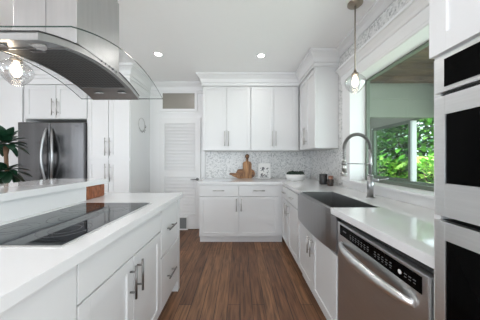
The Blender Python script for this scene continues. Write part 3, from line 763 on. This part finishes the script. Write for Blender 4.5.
for (x, y), lb in zip(dspots, dlab):
    dn = downlight(x, y, lb, d0); d0 = d0 or dn
    light('downlight_beam', 'AREA', (x, y, CZ - .012), (0, 0, 0), 2.0, .13, color=(1, .965, .92))

# ------------------------------------------------------------------ plant beside the fridge
px_, py_ = -2.945, 2.58
pl = thing('potted_plant', 'dark green spiky potted plant standing beside the fridge', 'plant', (px_, py_, 0))
m = MB(); m.lathe((px_, py_, 0), [(0, 0), (.13, 0), (.16, .35), (.165, .36), (.15, .36), (.14, .32), (0, .32)], 28); m.build('pot', M['pot'], pl)
m = MB(); m.tube([(px_, py_, .32), (px_ + .02, py_, .8), (px_, py_, 1.30), (px_ + .01, py_, 1.44)], [.022, .02, .02, .035], 10); m.build('cane', M['trunk'], pl)
rnd = random.Random(3)
for zc, n, L, el0, el1 in ((1.44, 30, .25, -.5, 1.45), (1.10, 24, .27, -.9, .7)):
    for k in range(n):
        a = k * 2.4 + rnd.random() * .4; el = el0 + (el1 - el0) * (k / n); l = L * rnd.uniform(.8, 1.05)
        d = Vector((math.cos(a) * math.cos(el), math.sin(a) * math.cos(el), math.sin(el)))
        m = MB(); b = Vector((px_, py_, zc)) + d * .03
        if b.x + d.x * l > -2.80: d.x *= .45
        m.leaf(b, b + d * l, .10, droop=l * .22, seg=7, fold=.35); m.build('leaf', M['leaf_dark'], pl)

# ------------------------------------------------------------------ things on the back worktop
ZT = .9145
bd1 = thing('cutting_board', 'upright acacia paddle board with strap through its handle', 'cutting board', (.125, 3.6, ZT))
def paddle(cx, z0, w_, h_, hw, hh, y0, y1):
    r = .03; P = []
    def arc(x, z, a0, a1, rr, n=5):
        for i in range(n + 1):
            a = a0 + (a1 - a0) * i / n; P.append((x + rr * math.cos(a), z + rr * math.sin(a)))
    arc(cx + w_ / 2 - .012, z0 + .012, -PI / 2, 0, .012); arc(cx + w_ / 2 - .045, z0 + h_ - .045, 0, PI / 2, .045)
    arc(cx + hw / 2 + .012, z0 + h_ + .012, -PI / 2, -PI, .012, 3)
    arc(cx, z0 + h_ + hh - hw * .62, -.5, PI + .5, hw * .68, 10)
    arc(cx - hw / 2 - .012, z0 + h_ + .012, 0, -PI / 2, .012, 3)
    arc(cx - w_ / 2 + .045, z0 + h_ - .045, PI / 2, PI, .045); arc(cx - w_ / 2 + .012, z0 + .012, PI, 1.5 * PI, .012)
    return MB().prism(P, 'y', y0, y1, .003)
paddle(.125, ZT, .155, .295, .034, .125, 3.585, 3.605).build('board', M['acacia'], bd1)
m = MB(); m.tube([(.125 + .03 * math.cos(a), 3.58, ZT + .385 + .035 * math.sin(a)) for a in [2 * PI * i / 16 for i in range(16)]], .006, 6, True); m.box(.117, .133, 3.576, 3.584, ZT + .30, ZT + .36); m.build('strap', M['leather'], bd1)
bd2 = thing('cutting_board', 'dark acacia board lying on edge behind the paddle board, handle to one side', 'cutting board', (.12, 3.63, ZT))
P = []
for i in range(9): a = -PI / 2 + PI * i / 8; P.append((.19 + .075 * math.cos(a), ZT + .08 + .08 * math.sin(a)))
for i in range(5): a = PI / 2 + .5 * PI * i / 4; P.append((-.01 + .05 * math.cos(a), ZT + .11 + .05 * math.sin(a)))
P += [(-.075, ZT + .085), (-.17, ZT + .092)]
for i in range(7): a = PI / 2 + PI * i / 6; P.append((-.17 + .018 * math.cos(a), ZT + .074 + .018 * math.sin(a)))
P += [(-.075, ZT + .05), (-.06, ZT + .012), (-.03, ZT)]
MB().prism(P, 'y', 3.615, 3.634, .003).build('board', M['acacia_dark'], bd2)
MB().box(.13, .155, 3.612, 3.6145, ZT + .03, ZT + .13).build('knot', M['leather'], bd2)
bd3 = thing('serving_board', 'pale narrow acacia board leaning across the base of the dark board', 'cutting board', (-.0, 3.57, ZT))
MB().prism([(-.14, ZT + .045), (-.135, ZT + .062), (.04, ZT + .05), (.045, ZT), (-.03, ZT)], 'y', 3.555, 3.572, .002).build('board', M['acacia'], bd3)

bk = thing('cookbook', 'white book with dark botanical print standing against the mosaic', 'book', (.43, 3.6, ZT))
m = MB(); m.box(.315, .535, 3.606, 3.609, ZT, ZT + .262); m.box(.315, .535, 3.586, 3.589, ZT, ZT + .262); m.box(.315, .319, 3.586, 3.609, ZT, ZT + .262); m.build('cover', M['paper'], bk)
MB().box(.320, .530, 3.589, 3.606, ZT + .004, ZT + .257).build('pages', M['ceramic'], bk)
m = MB(); r3 = random.Random(5)
for k in range(26):
    cx, cz = r3.uniform(.37, .50), ZT + r3.uniform(.02, .19) ; a = r3.uniform(0, 2 * PI); l = r3.uniform(.02, .05)
    if abs(cx - .44) < .03 and cz > ZT + .13: cx -= .05
    u = Vector((math.cos(a), 0, math.sin(a))); v2 = Vector((-math.sin(a), 0, math.cos(a))); c = Vector((cx, 3.5855 - .00001 * k, cz))
    m.b.faces.new([m.b.verts.new(p) for p in (c - u * l / 2, c + v2 * l * .25, c + u * l / 2, c - v2 * l * .25)])
for k in range(3): m.box(.345 , .51 - .02 * k, 3.5850, 3.5858, ZT + .010 + .012 * k, ZT + .015 + .012 * k)
m.build('print', M['print'], bk)

bw = thing('planter_bowl', 'low white oval bowl holding dark succulents in the corner', 'bowl', (.86, 3.2, ZT))
m = MB(); m.lathe((.86, 3.2, ZT), [(0, 0), (.110, 0), (.125, .01), (.142, .06), (.146, .095), (.138, .098), (.132, .07), (0, .07)], 40, sy=.62); m.build('bowl', M['ceramic'], bw)
m = MB(); m.lathe((.86, 3.2, ZT), [(0, .088), (.12, .086), (.132, .072), (0, .0705)], 30, sy=.6); m.build('soil', M['blackm'], bw)
sp = [(-.085, .0, .052), (-.04, .02, .060), (.005, -.015, .055), (.045, .015, .052), (.088, -.005, .060), (-.06, -.03, .045), (.06, -.035, .045)]
for k, (dx, dy_, r) in enumerate(sp):
    c = Vector((.86 + dx, 3.2 + dy_, ZT + .088))
    m = MB()
    for ring, (nn, el) in enumerate(((8, .25), (7, .7), (5, 1.15), (2, 1.5))):
        for q in range(nn):
            a = 2 * PI * q / nn + ring * .5; d_ = Vector((math.cos(a) * math.cos(el), math.sin(a) * math.cos(el), math.sin(el)))
            m.tube([c, c + d_ * r * .55, c + d_ * r * .9, c + d_ * r * 1.15], [.006, .013, .010, .002], 6)
    tag(m.build('succulent', M['succulent']), ['succulent at the rim of the white bowl toward the book', 'second succulent from the book in the white bowl', 'succulent in the middle of the white bowl', 'fourth succulent from the book in the white bowl', 'tallest succulent at the rim of the white bowl toward the window', 'small succulent at the front of the white bowl toward the book', 'small succulent at the front of the white bowl toward the window'][k], 'succulent', 'succulents in the white bowl')

ca = thing('candle_jar', 'taller charcoal candle jar on the corner worktop', 'candle', (1.105, 2.72, ZT))
m = MB(); m.lathe((1.105, 2.72, ZT), [(0, 0), (.046, 0), (.050, .006), (.050, .118), (.0, .118)], 30); m.build('jar', M['candle_dark'], ca)
m = MB(); m.lathe((1.105, 2.72, ZT), [(.051, .1185), (.051, .132), (.046, .136), (0, .136)], 30); m.build('lid', M['blackm'], ca)
cb = thing('candle_jar', 'shorter dark brown candle jar in front of the charcoal one', 'candle', (1.128, 2.56, ZT))
m = MB(); m.lathe((1.128, 2.56, ZT), [(0, 0), (.036, 0), (.040, .006), (.040, .078), (.036, .078), (.034, .05), (0, .05)], 30); m.build('jar', M['candle_brown'], cb)
m = MB(); m.lathe((1.175, 2.66, ZT), [(0, 0), (.030, 0), (.030, .115), (0, .115)], 24)
tag(m.build('votive_holder', M['copper']), 'slim copper pink cup behind the dark brown candle jar', 'cup')

# ------------------------------------------------------------------ wreath on the pantry side
wr = thing('hanging_wreath', 'small thin grey wire wreath hung on the white pantry side', 'wreath', (-1.612, 3.36, 1.82))
m = MB(); xx = -1.608
m.tube([(xx, 3.36 + .105 * math.cos(a), 1.815 + .105 * math.sin(a)) for a in [2 * PI * i / 32 for i in range(32)]], .0035, 6, True); m.build('hoop', M['nickel'], wr)
m = MB(); r4 = random.Random(2)
for k in range(16):
    a = -2.3 + 2.6 * k / 15 - .2; c = Vector((xx - .001 + .004, 3.36 + .105 * math.cos(a), 1.815 + .105 * math.sin(a))); d_ = Vector((.15, math.cos(a + r4.uniform(-1.2, 1.2)), math.sin(a + r4.uniform(-1.2, 1.2)))) * .04
    m.leaf(c, c + d_, .014, up=(1, 0, 0), seg=2)
m.build('leaves', M['nickel_dark'], wr)
